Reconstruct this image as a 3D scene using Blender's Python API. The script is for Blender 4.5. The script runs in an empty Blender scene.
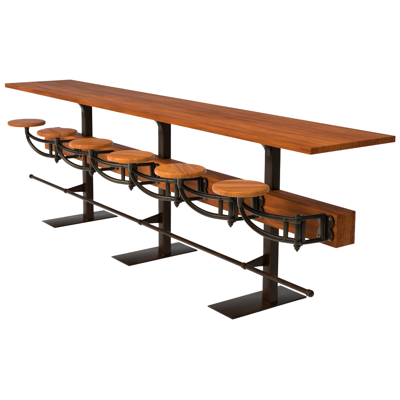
import bpy, bmesh, math, random
from mathutils import Vector, Matrix
random.seed(7)
scene = bpy.context.scene
col = scene.collection

# ------------------------------------------------------------------ camera
CAM = Vector((4.4849, -2.9263, 1.7452))
YAW, PITCH, ROLL = 0.9297, -0.1480, 0.0062
F, PX, PY = 787.22, 203.81, 120.87
cd = bpy.data.cameras.new('camera'); cam = bpy.data.objects.new('camera', cd); col.objects.link(cam)
fw = Vector((-math.sin(YAW)*math.cos(PITCH), math.cos(YAW)*math.cos(PITCH), math.sin(PITCH)))
rt = Vector((math.cos(YAW), math.sin(YAW), 0)); up = rt.cross(fw)
r2 = math.cos(ROLL)*rt + math.sin(ROLL)*up; u2 = -math.sin(ROLL)*rt + math.cos(ROLL)*up
cam.matrix_world = Matrix(((r2.x, u2.x, -fw.x, CAM.x), (r2.y, u2.y, -fw.y, CAM.y), (r2.z, u2.z, -fw.z, CAM.z), (0, 0, 0, 1)))
cd.sensor_width = 36; cd.lens = F/400*36
cd.shift_x = (200-PX)/400; cd.shift_y = (PY-200)/400
cd.clip_start = 0.05; cd.clip_end = 500
scene.camera = cam
scene.render.resolution_x = scene.render.resolution_y = 1024

# ------------------------------------------------------------------ materials
class N:
    def __init__(s, name):
        s.m = bpy.data.materials.new(name); s.m.use_nodes = True
        s.t = s.m.node_tree; s.b = s.t.nodes['Principled BSDF']
    def n(s, typ, **kw):
        o = s.t.nodes.new(typ)
        for k, v in kw.items():
            if k in ('operation', 'blend_type', 'data_type', 'noise_dimensions', 'wave_type', 'bands_direction', 'interpolation_type'): setattr(o, k, v)
            else:
                o.inputs[int(k[1:]) if k[0] == 'i' and k[1:].isdigit() else k.replace('_', ' ')].default_value = v
        return o
    def l(s, a, b): s.t.links.new(a, b)
    def ramp(s, fac, stops, interp='LINEAR'):
        r = s.t.nodes.new('ShaderNodeValToRGB'); r.color_ramp.interpolation = interp
        e = r.color_ramp.elements
        while len(e) < len(stops): e.new(0.5)
        for x, (p, c) in zip(e, stops): x.position = p; x.color = (c[0], c[1], c[2], 1)
        s.l(fac, r.inputs[0]); return r.outputs[0]
    def mix(s, fac, a, b, mode='MIX'):
        m = s.t.nodes.new('ShaderNodeMix'); m.data_type = 'RGBA'; m.blend_type = mode
        for sock, v in ((m.inputs[0], fac), (m.inputs[6], a), (m.inputs[7], b)):
            if hasattr(v, 'links'): s.l(v, sock)
            else: sock.default_value = v
        return m.outputs[2]
    def math(s, op, a, b=None):
        m = s.t.nodes.new('ShaderNodeMath'); m.operation = op
        for k, v in enumerate((a, b)):
            if v is None: continue
            if hasattr(v, 'links'): s.l(v, m.inputs[k])
            else: m.inputs[k].default_value = v
        return m.outputs[0]

def wood(name, light, mid, dark, stave, stave_axis='Y', gloss=0.36, seam=0.8, offset_by_object=False, joint=0.9, spec=0.2, zsplit=False):
    """long-grain staves glued side by side along x; colour varies stave by stave"""
    w = N(name)
    tc = w.n('ShaderNodeTexCoord'); src = tc.outputs['Object']
    if offset_by_object:
        oi = w.n('ShaderNodeObjectInfo')
        sc = w.n('ShaderNodeVectorMath', operation='SCALE'); w.l(oi.outputs['Location'], sc.inputs[0]); sc.inputs['Scale'].default_value = 3.7
        ad = w.n('ShaderNodeVectorMath', operation='ADD'); w.l(src, ad.inputs[0]); w.l(sc.outputs[0], ad.inputs[1]); srcg = ad.outputs[0]
    else: srcg = src
    sp = w.n('ShaderNodeSeparateXYZ'); w.l(src, sp.inputs[0])
    X, Y, Z = sp.outputs
    # slight waviness so seams are not ruler-perfect
    q = w.math('DIVIDE', {'Y': Y, 'Z': Z}[stave_axis], stave)
    q = w.math('ADD', q, 50.37)
    idx = w.math('FLOOR', q); fr = w.math('SUBTRACT', q, idx)
    # each stave is pieced from boards of differing length
    wn0 = w.n('ShaderNodeTexWhiteNoise'); wn0.noise_dimensions = '1D'; w.l(idx, wn0.inputs['W'])
    sx = w.math('ADD', w.math('DIVIDE', X, joint), w.math('MULTIPLY', wn0.outputs['Value'], 7.0))
    bi = w.math('FLOOR', sx); bfr = w.math('SUBTRACT', sx, bi)
    cv = w.n('ShaderNodeCombineXYZ'); w.l(idx, cv.inputs[0]); w.l(bi, cv.inputs[1])
    if offset_by_object: w.l(w.math('MULTIPLY', oi.outputs['Random'], 91.0), cv.inputs[2])
    wn = w.n('ShaderNodeTexWhiteNoise'); wn.noise_dimensions = '3D'; w.l(cv.outputs[0], wn.inputs['Vector'])
    # grain coordinates: shifted per board
    sh = w.n('ShaderNodeVectorMath', operation='SCALE'); w.l(wn.outputs['Color'], sh.inputs[0]); sh.inputs['Scale'].default_value = 9.0
    a2 = w.n('ShaderNodeVectorMath', operation='ADD'); w.l(srcg, a2.inputs[0]); w.l(sh.outputs[0], a2.inputs[1])
    def mp(v):
        m = w.n('ShaderNodeMapping'); m.inputs['Scale'].default_value = v; w.l(a2.outputs[0], m.inputs['Vector']); return m.outputs[0]
    n1 = w.n('ShaderNodeTexNoise', Scale=1.0, Detail=6.0, Roughness=0.62, Distortion=0.5); w.l(mp((2.2, 26, 26)), n1.inputs['Vector'])
    n2 = w.n('ShaderNodeTexNoise', Scale=1.0, Detail=5.0, Roughness=0.7); w.l(mp((9, 240, 240)), n2.inputs['Vector'])
    n3 = w.n('ShaderNodeTexNoise', Scale=1.0, Detail=3.0, Roughness=0.5, Distortion=1.2); w.l(mp((1.2, 5, 5)), n3.inputs['Vector'])
    wv = w.n('ShaderNodeTexWave', Scale=1.0, Distortion=7.0, Detail=3.0); wv.bands_direction = 'Y'
    wv.inputs['Detail Scale'].default_value = 0.6; w.l(mp((1.3, 15, 15)), wv.inputs['Vector'])
    g = w.math('ADD', w.math('MULTIPLY', n1.outputs[0], 0.88), w.math('MULTIPLY', wv.outputs[1], 0.12))
    g = w.math('ADD', w.math('MULTIPLY', w.math('SUBTRACT', g, 0.5), 1.25), 0.5)
    g = w.math('ADD', g, w.math('MULTIPLY', w.math('SUBTRACT', wn.outputs['Value'], 0.5), 0.40))
    g = w.math('ADD', g, w.math('MULTIPLY', w.math('SUBTRACT', n3.outputs[0], 0.5), 0.35))
    c = w.ramp(g, [(0.10, dark), (0.45, mid), (0.88, light)])
    f2 = w.ramp(n2.outputs[0], [(0.38, (0.42, 0.36, 0.32)), (0.50, (1, 1, 1))])
    c = w.mix(0.75, c, f2, 'MULTIPLY')
    # seams between staves, very thin
    e = w.math('MINIMUM', fr, w.math('SUBTRACT', 1.0, fr))
    sm = w.ramp(e, [(0.0, (seam*0.55,)*3), (0.0012/stave, (1, 1, 1))])
    c = w.mix(seam, c, sm, 'MULTIPLY')
    e2 = w.math('MINIMUM', bfr, w.math('SUBTRACT', 1.0, bfr))
    sm2 = w.ramp(e2, [(0.0, (0.55,)*3), (0.0012/joint, (1, 1, 1))])
    c = w.mix(seam, c, sm2, 'MULTIPLY')
    # broad uneven stain and, on seats, an object colour carrying painted light falloff
    n4 = w.n('ShaderNodeTexNoise', Scale=3.2, Detail=4.0, Roughness=0.55); w.l(srcg, n4.inputs['Vector'])
    c = w.mix(1.0, c, w.ramp(n4.outputs[0], [(0.3, (0.80, 0.77, 0.74)), (0.7, (1.12, 1.12, 1.12))]), 'MULTIPLY')
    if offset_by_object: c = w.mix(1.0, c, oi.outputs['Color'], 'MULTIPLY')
    w.l(c, w.b.inputs['Base Color'])
    rr = w.ramp(n1.outputs[0], [(0.3, (gloss+0.14,)*3), (0.7, (gloss,)*3)])
    w.l(rr, w.b.inputs['Roughness'])
    w.b.inputs['Specular IOR Level'].default_value = spec
    w.b.inputs['Specular Tint'].default_value = (1.0, 0.78, 0.58, 1)
    bp = w.n('ShaderNodeBump', Strength=0.18, Distance=0.0006); w.l(n2.outputs[0], bp.inputs['Height']); w.l(bp.outputs[0], w.b.inputs['Normal'])
    return w.m

def iron(name, c1, c2, rough, spec=0.35, bump=0.25, scale=55, metallic=0.0):
    w = N(name)
    tc = w.n('ShaderNodeTexCoord')
    a = w.n('ShaderNodeTexNoise', Scale=6.0, Detail=6.0, Roughness=0.65); w.l(tc.outputs['Object'], a.inputs['Vector'])
    b = w.n('ShaderNodeTexNoise', Scale=float(scale), Detail=4.0, Roughness=0.6); w.l(tc.outputs['Object'], b.inputs['Vector'])
    c = w.ramp(a.outputs[0], [(0.32, c1), (0.68, c2)])
    c = w.mix(0.5, c, w.ramp(b.outputs[0], [(0.35, (0.55, 0.5, 0.48)), (0.65, (1.1, 1.05, 1.0))]), 'MULTIPLY')
    w.l(c, w.b.inputs['Base Color'])
    w.l(w.ramp(a.outputs[0], [(0.3, (rough-0.07,)*3), (0.7, (rough+0.1,)*3)]), w.b.inputs['Roughness'])
    w.b.inputs['Specular IOR Level'].default_value = spec
    w.b.inputs['Specular Tint'].default_value = (1.0, 0.78, 0.58, 1)
    w.b.inputs['Metallic'].default_value = metallic
    w.b.inputs['Specular Tint'].default_value = (1.0, 0.80, 0.62, 1)
    bp = w.n('ShaderNodeBump', Strength=bump, Distance=0.0015); w.l(b.outputs[0], bp.inputs['Height']); w.l(bp.outputs[0], w.b.inputs['Normal'])
    return w.m

M_top = wood('tabletop_wood', (0.068, 0.0193, 0.0027), (0.052, 0.0128, 0.0018), (0.029, 0.0064, 0.0009), 0.077, joint=60.0, seam=0.6, spec=0.006, gloss=0.40)
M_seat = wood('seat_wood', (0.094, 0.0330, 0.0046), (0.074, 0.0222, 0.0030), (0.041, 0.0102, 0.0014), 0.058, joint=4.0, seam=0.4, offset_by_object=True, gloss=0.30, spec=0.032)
M_beam = wood('beam_wood', (0.074, 0.0212, 0.0029), (0.045, 0.0110, 0.0016), (0.014, 0.0031, 0.0005), 0.047, joint=6.0, seam=0.45, spec=0.008, gloss=0.42)
M_steel = iron('brown_patina_steel', (0.0010, 0.0004, 0.0002), (0.0062, 0.0025, 0.0010), 0.27, 0.025, 0.08, 90)
M_cast = iron('dark_cast_iron', (0.0006, 0.0004, 0.0002), (0.0022, 0.0011, 0.0006), 0.27, 0.052, 0.22, 140)
M_bolt = iron('worn_bolt_steel', (0.004, 0.003, 0.002), (0.010, 0.007, 0.005), 0.25, 0.2, 0.2, 150)
w = N('white_floor'); w.b.inputs['Base Color'].default_value = (0.95, 0.95, 0.95, 1); w.b.inputs['Roughness'].default_value = 0.9
w.b.inputs['Specular IOR Level'].default_value = 0.0
tc = w.n('ShaderNodeTexCoord'); nz = w.n('ShaderNodeTexNoise', Scale=3.0, Detail=3.0); w.l(tc.outputs['Object'], nz.inputs['Vector'])
w.l(w.ramp(nz.outputs[0], [(0.3, (0.94,)*3), (0.7, (0.96,)*3)]), w.b.inputs['Base Color'])
M_floor = w.m

# ------------------------------------------------------------------ mesh helpers
def finish(name, bm, mat, parent=None, smooth=40, bevel=0.0, seg=2):
    if bevel:
        es = [e for e in bm.edges if len(e.link_faces) == 2 and e.calc_face_angle(0) > math.radians(32)]
        bmesh.ops.bevel(bm, geom=es, offset=bevel, segments=seg, profile=0.5, affect='EDGES', clamp_overlap=True)
    bmesh.ops.recalc_face_normals(bm, faces=bm.faces)
    me = bpy.data.meshes.new(name); bm.to_mesh(me); bm.free()
    me.materials.append(mat)
    for p in me.polygons: p.use_smooth = True
    o = bpy.data.objects.new(name, me); col.objects.link(o)
    try: me.set_sharp_from_angle(angle=math.radians(smooth))
    except Exception: pass
    if parent: o.parent = parent
    return o

def box(bm, x0, x1, y0, y1, z0, z1, bev=0.0, seg=2):
    t = bmesh.new(); bmesh.ops.create_cube(t, size=1)
    for v in t.verts: v.co = Vector(((x0+x1)/2+v.co.x*(x1-x0), (y0+y1)/2+v.co.y*(y1-y0), (z0+z1)/2+v.co.z*(z1-z0)))
    if bev: bmesh.ops.bevel(t, geom=list(t.edges), offset=bev, segments=seg, profile=0.5, affect='EDGES')
    merge(bm, t)

def merge(bm, t, mat=None):
    if mat is not None: bmesh.ops.transform(t, matrix=mat, verts=t.verts)
    me = bpy.data.meshes.new('tmp'); t.to_mesh(me); t.free(); bm.from_mesh(me); bpy.data.meshes.remove(me)

def lathe(bm, prof, n=40, mat=None):
    """prof: (radius, z) list; closed at the axis where radius is 0"""
    t = bmesh.new(); rings = []
    for r, z in prof:
        if r <= 1e-6: rings.append([t.verts.new((0, 0, z))])
        else: rings.append([t.verts.new((r*math.cos(2*math.pi*k/n), r*math.sin(2*math.pi*k/n), z)) for k in range(n)])
    for a, b in zip(rings, rings[1:]):
        for k in range(n):
            k2 = (k+1) % n
            if len(a) == 1 and len(b) == 1: continue
            if len(a) == 1: t.faces.new((a[0], b[k], b[k2]))
            elif len(b) == 1: t.faces.new((a[k], a[k2], b[0]))
            else: t.faces.new((a[k], a[k2], b[k2], b[k]))
    if len(rings[0]) > 1: t.faces.new(list(reversed(rings[0])))
    if len(rings[-1]) > 1: t.faces.new(rings[-1])
    merge(bm, t, mat)

def cyl_z(bm, x, y, z0, z1, r, n=24, ch=0.0012):
    lathe(bm, [(r-ch, z0), (r, z0+ch), (r, z1-ch), (r-ch, z1)], n, Matrix.Translation((x, y, 0)))

RX = Matrix.Rotation(math.pi/2, 4, 'X')     # z axis -> -y
RY = Matrix.Rotation(math.pi/2, 4, 'Y')     # z axis -> +x

# casting section: two rounded beads with a shallow groove along each side
SEC = [(1, .34), (.86, .72), (.42, .98), (0, 1.04), (-.42, .98), (-.86, .72), (-1, .34), (-.74, 0), (-1, -.34), (-.86, -.72), (-.42, -.98), (0, -1.04), (.42, -.98), (.86, -.72), (1, -.34), (.74, 0)]
def sweep(bm, path, half_w, half_h, plane=('x', 'z'), sec=SEC):
    """path: list of (s, z, scale) lying in a vertical plane; s maps to -x (plane xz) or -y (plane yz)"""
    t = bmesh.new(); rings = []
    for i, (s, z, k) in enumerate(path):
        a = path[max(i-1, 0)]; b = path[min(i+1, len(path)-1)]
        d = Vector((b[0]-a[0], b[1]-a[1])).normalized(); nrm = Vector((-d.y, d.x))
        ring = []
        for (u, v) in sec:
            ss = s + nrm.x*v*half_h*k; zz = z + nrm.y*v*half_h*k; lat = u*half_w*k
            ring.append(t.verts.new((-ss, lat, zz) if plane[0] == 'x' else (lat, -ss, zz)))
        rings.append(ring)
    n = len(sec)
    for a, b in zip(rings, rings[1:]):
        for k in range(n): t.faces.new((a[k], a[(k+1) % n], b[(k+1) % n], b[k]))
    t.faces.new(rings[0]); t.faces.new(list(reversed(rings[-1])))
    bmesh.ops.recalc_face_normals(t, faces=t.faces)
    merge(bm, t)

def prism(bm, pts, axis, a, b, bev=0.0):
    """pts: outline in the plane across axis; axis 'x': (y,z), 'y': (x,z), 'z': (x,y)"""
    t = bmesh.new()
    def P(p, h): return {'x': (h, p[0], p[1]), 'y': (p[0], h, p[1]), 'z': (p[0], p[1], h)}[axis]
    v0 = [t.verts.new(P(p, a)) for p in pts]; v1 = [t.verts.new(P(p, b)) for p in pts]
    t.faces.new(v0); t.faces.new(list(reversed(v1)))
    for k in range(len(pts)):
        k2 = (k+1) % len(pts); t.faces.new((v0[k2], v0[k], v1[k], v1[k2]))
    bmesh.ops.recalc_face_normals(t, faces=t.faces)
    if bev:
        es = [e for e in t.edges if e.calc_face_angle(0) > math.radians(25)]
        bmesh.ops.bevel(t, geom=es, offset=bev, segments=2, profile=0.5, affect='EDGES', clamp_overlap=True)
    merge(bm, t)

def hexnut(bm, r, z0, z1, mat=None, ch=0.0015):
    lathe(bm, [(r-ch, z0), (r, z0+ch), (r, z1-ch), (r-ch, z1)], 6, mat)

# ------------------------------------------------------------------ floor
bm = bmesh.new()
bmesh.ops.create_grid(bm, x_segments=2, y_segments=2, size=60)
floor = finish('floor', bm, M_floor); floor['kind'] = 'structure'

# ------------------------------------------------------------------ the table: one thing
table = bpy.data.objects.new('bar_table', None); col.objects.link(table); table.empty_display_size = 0.3
table['label'] = 'long wooden bar table on three dark steel posts with six round swing-out seats'
table['category'] = 'bar table'

L0, L1, W, H, TH = -1.8454, 1.8305, 0.6177, 1.067, 0.0345
bm = bmesh.new(); box(bm, L0, L1, -W/2, W/2, H-TH, H)
finish('tabletop', bm, M_top, table, bevel=0.0028, seg=3)

BY0, BY1, BZ0, BZ1, BX1, BX0 = -0.0726, 0.0672, 0.5162, 0.6919, 1.7917, -1.60
bm = bmesh.new(); box(bm, BX0, BX1, BY0, BY1, BZ0, BZ1)
finish('seat_beam', bm, M_beam, table, bevel=0.003, seg=3)

# posts with their base plates, gussets and footrail brackets
PX0, PXW, PY0, PYD = 0.0549, 0.0715, 0.0075, 0.066
POSTS = [-1.104, 0.006, 1.116]
RY_, RZ_ = -0.1555, 0.268
def build_post():
    hw = PXW/2
    bm = bmesh.new()
    t = bmesh.new()      # square tube with rolled corners
    r = 0.007; pts = []
    for cx, cy, a0 in ((hw-r, PYD-r, 0), (-hw+r, PYD-r, 90), (-hw+r, r, 180), (hw-r, r, 270)):
        for k in range(5):
            a = math.radians(a0+22.5*k); pts.append((cx+r*math.cos(a), cy+r*math.sin(a)))
    prism(bm, pts, 'z', 0.009, H-TH-0.007)
    # weld bead round the foot
    pts2 = [(x*1.09, PYD/2+(y-PYD/2)*1.09) for x, y in pts]
    t = bmesh.new()
    lo = [t.verts.new((x, y, 0.0093)) for x, y in pts2]; hi = [t.verts.new((x, y, 0.0165)) for x, y in pts]
    for k in range(len(lo)): t.faces.new((lo[k], lo[(k+1) % len(lo)], hi[(k+1) % len(lo)], hi[k]))
    merge(bm, t)
    post = finish('post', bm, M_steel, table, smooth=50)
    bm = bmesh.new()
    box(bm, -hw-PX0-0.03, hw-PX0+0.08, -0.27, 0.20, H-TH-0.0065, H-TH-0.0008)
    tp = finish('top_plate', bm, M_steel, post, bevel=0.001); tp.location.x = 0
    # curved bracket web under the top, front side
    bm = bmesh.new(); top = H-TH-0.0068
    g = [(0.002, top), (-0.255, top), (-0.255, top-0.006)]
    for k in range(17):
        a = math.radians(90*k/16); g.append((-0.250*(1-math.sin(a)), top-0.008-(top-0.008-0.885)*(1-math.cos(a))))
    g.append((0.002, 0.885))
    prism(bm, g, 'x', -hw+0.012, hw-0.012, 0.0012)
    finish('top_gusset', bm, M_steel, post)
    bm = bmesh.new(); box(bm, -PX0-0.1166, -PX0+0.1166, -0.2919-PY0, 0.2805-PY0, 0.0, 0.0095)
    finish('base_plate', bm, M_steel, post, bevel=0.0016)
    # vertical triangular bracket out to the foot rail
    bm = bmesh.new(); yr = RY_-PY0
    prism(bm, [(-0.006, RZ_+0.040), (yr+0.004, RZ_+0.014), (yr+0.004, RZ_-0.012), (-0.006, RZ_-0.030)], 'x', -0.005, 0.005, 0.001)
    box(bm, -0.014, 0.014, -0.0055, -0.0012, RZ_-0.034, RZ_+0.044, 0.001)
    lathe(bm, [(0.0175, -0.013), (0.0195, -0.011), (0.0195, 0.011), (0.0175, 0.013)], 32, Matrix.Translation((0, yr, RZ_)) @ RY)
    finish('rail_bracket', bm, M_steel, post)
    return post
first = build_post()
first.location = (POSTS[0]+PX0, PY0, 0)
for x in POSTS[1:]:
    p = first.copy(); col.objects.link(p); p.parent = table; p.location = (x+PX0, PY0, 0)
    for ch in list(first.children):
        c = ch.copy(); col.objects.link(c); c.parent = p

# foot rail
RX0, RX1 = -1.690, 1.690
bm = bmesh.new()
lathe(bm, [(0.0135, RX0), (0.0145, RX0+0.001), (0.0145, RX1-0.001), (0.0135, RX1)], 36, RY)
rail = finish('foot_rail', bm, M_steel, table); rail.location = (0, RY_, RZ_)
def cap_mesh():
    bm = bmesh.new()
    pr = [(0.0150, -0.021), (0.0185, -0.019), (0.0195, -0.016), (0.0195, -0.010), (0.0180, -0.008), (0.0180, -0.004), (0.0195, -0.002)]
    for k in range(9):
        a = math.radians(90*k/8); pr.append((0.0195*math.cos(a), 0.016*math.sin(a)+0.002))
    lathe(bm, pr, 32, RY); return bm
c = finish('end_cap', cap_mesh(), M_steel, rail); c.location = (RX1+0.012, 0, 0)
c2 = c.copy(); col.objects.link(c2); c2.parent = rail; c2.location = (RX0-0.012, 0, 0); c2.rotation_euler = (0, 0, math.pi)

# ---- wall bracket of one swing seat; origin on the pivot axis, beam face lies DY behind it
YH = -0.250; DY = BY0-YH
ZT, ZB = 0.678, 0.550
def build_bracket():
    bm = bmesh.new()
    # lobed wall plate
    pts = []
    zc = (ZT+ZB)/2
    for k in range(48):
        a = 2*math.pi*k/48
        lob = abs(math.sin(2*a))**0.8
        r = 0.038+0.036*lob
        pts.append((0.030+r*math.cos(a)*0.88, zc+r*math.sin(a)*1.14))
    prism(bm, pts, 'y', DY-0.013, DY-0.0008, 0.0015)
    # raised centre rib on plate
    box(bm, 0.018, 0.042, DY-0.028, DY-0.010, ZB-0.004, ZT+0.004, 0.004)
    # rectangular cast frame reaching out to the pivot
    ang = math.atan2(0.030, DY-0.02)
    def P(s, z, k=1): return (s, z, k)
    t = bmesh.new()
    sweep(t, [P(0.004, ZT-0.002), P(-0.06, ZT), P(-(DY-0.018), ZT)], 0.0105, 0.0115, ('y', 'z'))
    sweep(t, [P(0.004, ZB+0.002), P(-0.06, ZB), P(-(DY-0.018), ZB)], 0.0105, 0.0115, ('y', 'z'))
    box(t, -0.010, 0.010, 0.020, 0.042, ZB, ZT, 0.004)
    box(t, -0.009, 0.009, DY-0.042, DY-0.022, ZB, ZT, 0.004)
    # corner webs
    prism(t, [(DY-0.045, ZT-0.004), (DY-0.018, ZT-0.004), (DY-0.018, ZT-0.05), (DY-0.03, ZT-0.022)], 'x', -0.004, 0.004)
    prism(t, [(DY-0.045, ZB+0.004), (DY-0.018, ZB+0.004), (DY-0.018, ZB+0.05), (DY-0.03, ZB+0.022)], 'x', -0.004, 0.004)
    for v in t.verts: v.co.x += max(0, v.co.y)*0.030/(DY-0.02)
    merge(bm, t)
    # knuckles round the pivot pin
    cyl_z(bm, 0, 0, ZT+0.0065, ZT+0.0185, 0.0190)
    cyl_z(bm, 0, 0, ZB-0.0185, ZB-0.0065, 0.0190)
    box(bm, -0.009, 0.011, 0.006, 0.032, ZT-0.004, ZT+0.016, 0.003)
    box(bm, -0.009, 0.011, 0.006, 0.032, ZB-0.016, ZB+0.004, 0.003)
    br = finish('seat_bracket', bm, M_cast, table, smooth=45)
    for sx in (-1, 1):
        for sz in (-1, 1):
            bm = bmesh.new()
            lathe(bm, [(0.0105, 0), (0.0105, 0.002), (0.0, 0.002)], 24, RX)
            hexnut(bm, 0.0085, 0.0015, 0.0085, RX)
            lathe(bm, [(0.0045, 0.008), (0.0045, 0.012), (0.0035, 0.013), (0, 0.013)], 16, RX)
            b = finish('bolt', bm, M_bolt, br)
            b.location = (0.030+sx*0.0405, DY-0.0128, zc+sz*0.0535)
    return br

# ---- swing arm; pivot at origin, seat centre at s=AL along local -x
AL = 0.318
def build_arm():
    bm = bmesh.new()
    # lower quarter hoop: down out of the stem and round to the pivot
    lo = []; a_, b_ = 0.235, 0.165; zc = ZB+0.010+b_
    for k in range(29):
        th = math.pi/2*k/28
        s = AL - a_*(1-math.cos(th)); z = zc - b_*math.sin(th)
        lo.append((s, z, 0.80+0.35*math.sin(th)))
    lo += [(0.05, ZB+0.010, 1.15), (0.0, ZB+0.010, 1.1)]
    sweep(bm, lo, 0.0130, 0.0132)
    # upper bar: leaves the stem below the seat and flattens towards the pivot
    uph = []; a_, b_ = 0.205, 0.075; zc = ZT-0.008+b_
    for k in range(25):
        th = math.pi/2*(0.10+0.90*k/24)
        s = AL+0.003 - a_*(1-math.cos(th)); z = zc - b_*math.sin(th)
        uph.append((s, z, 0.85+0.2*math.sin(th)))
    uph += [(0.05, ZT-0.008, 1.05), (0.0, ZT-0.008, 1.05)]
    sweep(bm, uph, 0.0125, 0.0128)
    # upright close to the pivot and the pivot barrel
    box(bm, -0.075, -0.050, -0.009, 0.009, ZB+0.008, ZT-0.008, 0.004)
    cyl_z(bm, 0, 0, ZB-0.0055, ZT+0.0055, 0.0150)
    cyl_z(bm, 0, 0, ZB-0.0055, ZB+0.022, 0.0180)
    cyl_z(bm, 0, 0, ZT-0.022, ZT+0.0055, 0.0180)
    for zz in (ZB+0.012, ZT-0.010):   # little bosses where upright meets the bars
        lathe(bm, [(0.0, -0.014), (0.009, -0.014), (0.0105, -0.012), (0.0105, 0.012), (0.009, 0.014), (0.0, 0.014)], 20, Matrix.Translation((-0.0625, 0, zz)) @ RX)
    # stem socket
    lathe(bm, [(0.0, 0.694), (0.010, 0.698), (0.0145, 0.708), (0.0175, 0.725), (0.0175, 0.752), (0.0195, 0.755), (0.0195, 0.764), (0.017, 0.767), (0.016, 0.776), (0.020, 0.7785), (0.020, 0.781)], 28, Matrix.Translation((-AL, 0, 0)))
    arm = finish('swing_arm', bm, M_cast, table, smooth=55)
    # flange under the seat
    bm = bmesh.new()
    lathe(bm, [(0.022, 0.7785), (0.028, 0.7795), (0.060, 0.7805), (0.062, 0.7815), (0.062, 0.7845)], 40, Matrix.Translation((-AL, 0, 0)))
    for k in range(4):
        a = math.pi/4+math.pi/2*k
        hexnut(bm, 0.006, 0.7765, 0.7808, Matrix.Translation((-AL+0.046*math.cos(a), 0.046*math.sin(a), 0)))
    finish('seat_flange', bm, M_cast, arm)
    # pivot pin with domed head and hex nut below
    bm = bmesh.new()
    lathe(bm, [(0.0, ZB-0.041), (0.0055, ZB-0.041), (0.007, ZB-0.039), (0.007, ZB-0.031), (0.0135, ZB-0.0305), (0.0145, ZB-0.028), (0.0145, ZB-0.0205), (0.013, ZB-0.0188),
               (0.006, ZB-0.0188), (0.006, ZT+0.0188), (0.012, ZT+0.0188), (0.012, ZT+0.021), (0.010, ZT+0.0245), (0.006, ZT+0.0265), (0, ZT+0.027)], 12)
    finish('pivot_pin', bm, M_cast, arm)
    # wooden seat disc with eased edges and a very slight dome
    bm = bmesh.new(); R, z0, z1 = 0.1485, 0.7852, 0.8143
    pr = [(0, z0), (R-0.009, z0)]
    for k in range(1, 6): a = math.radians(-90+90*k/5); pr.append((R-0.009+0.009*math.cos(a), z0+0.009+0.009*math.sin(a)))
    for k in range(0, 7): a = math.radians(90*k/6); pr.append((R-0.011+0.011*math.cos(a), z1-0.0115+0.011*math.sin(a)))
    pr += [(R*0.6, z1-0.0003), (0, z1)]
    lathe(bm, pr, 96)
    seat = finish('seat', bm, M_seat, arm, smooth=60)
    seat.location = (-AL, 0, 0)
    return arm, seat

SEATS = [(-1.3066, -0.3586, 0.3), (-0.7395, -0.3731, -0.5), (-0.1924, -0.3887, 0.9), (0.3506, -0.4051, 0.1), (0.8728, -0.3954, -0.9), (1.4058, -0.3874, 0.5)]
FALLOFF_TONES = [(0.66, 0.52, 0.50, 1), (0.74, 0.62, 0.60, 1), (0.82, 0.74, 0.72, 1), (0.98, 0.94, 0.9, 1), (0.92, 0.90, 0.88, 1), (1.0, 1.0, 1.0, 1)]   # slight seat-to-seat tone plus painted light falloff: far seats darker and redder
br0 = build_bracket(); arm0, seat0 = build_arm()
def dup(o, par):
    c = o.copy(); col.objects.link(c); c.parent = par
    for ch in list(o.children):
        d = ch.copy(); col.objects.link(d); d.parent = c
    return c
sets = []
for i, (sx, sy, rot) in enumerate(SEATS):
    br, arm = (br0, arm0) if i == 0 else (dup(br0, table), dup(arm0, table))
    sets.append((br, arm, sx, sy, rot))
for br, arm, sx, sy, rot in sets:
    dy = sy-YH; dx = math.sqrt(AL*AL-dy*dy)
    hx = sx+dx
    br.location = (hx, YH, 0); arm.location = (hx, YH, 0)
    arm.rotation_euler = (0, 0, math.atan2(-dy, dx))
    for ch in arm.children:
        if ch.name.split('.')[0] == 'seat':
            ch.rotation_euler = (0, 0, rot)
            ch.color = FALLOFF_TONES[sets.index((br, arm, sx, sy, rot))]

# ------------------------------------------------------------------ light: a white studio
wd = bpy.data.worlds.new('World'); scene.world = wd; wd.use_nodes = True
wd.node_tree.nodes['Background'].inputs[0].default_value = (1, 1, 1, 1)
wd.node_tree.nodes['Background'].inputs[1].default_value = 1.24
def area(name, loc, target, size, power, colr=(1, 1, 1)):
    d = bpy.data.lights.new(name, 'AREA'); d.shape = 'RECTANGLE'; d.size, d.size_y = size; d.energy = power; d.color = colr
    o = bpy.data.objects.new(name, d); col.objects.link(o); o.location = loc
    o.rotation_euler = (Vector(target)-Vector(loc)).to_track_quat('-Z', 'Y').to_euler()
area('front_softbox', (-0.5, -4.8, 3.7), (0.2, 0, 0.6), (2.2, 1.2), 2500, (1, 0.94, 0.84))
area('overhead_softbox', (2.0, -1.3, 3.9), (1.4, -0.2, 0.9), (2.0, 1.2), 520, (1, 0.95, 0.86))

scene.view_settings.view_transform = 'Standard'; scene.view_settings.look = 'None'
scene.view_settings.exposure = 0; scene.view_settings.gamma = 1
scene.render.engine = 'CYCLES'
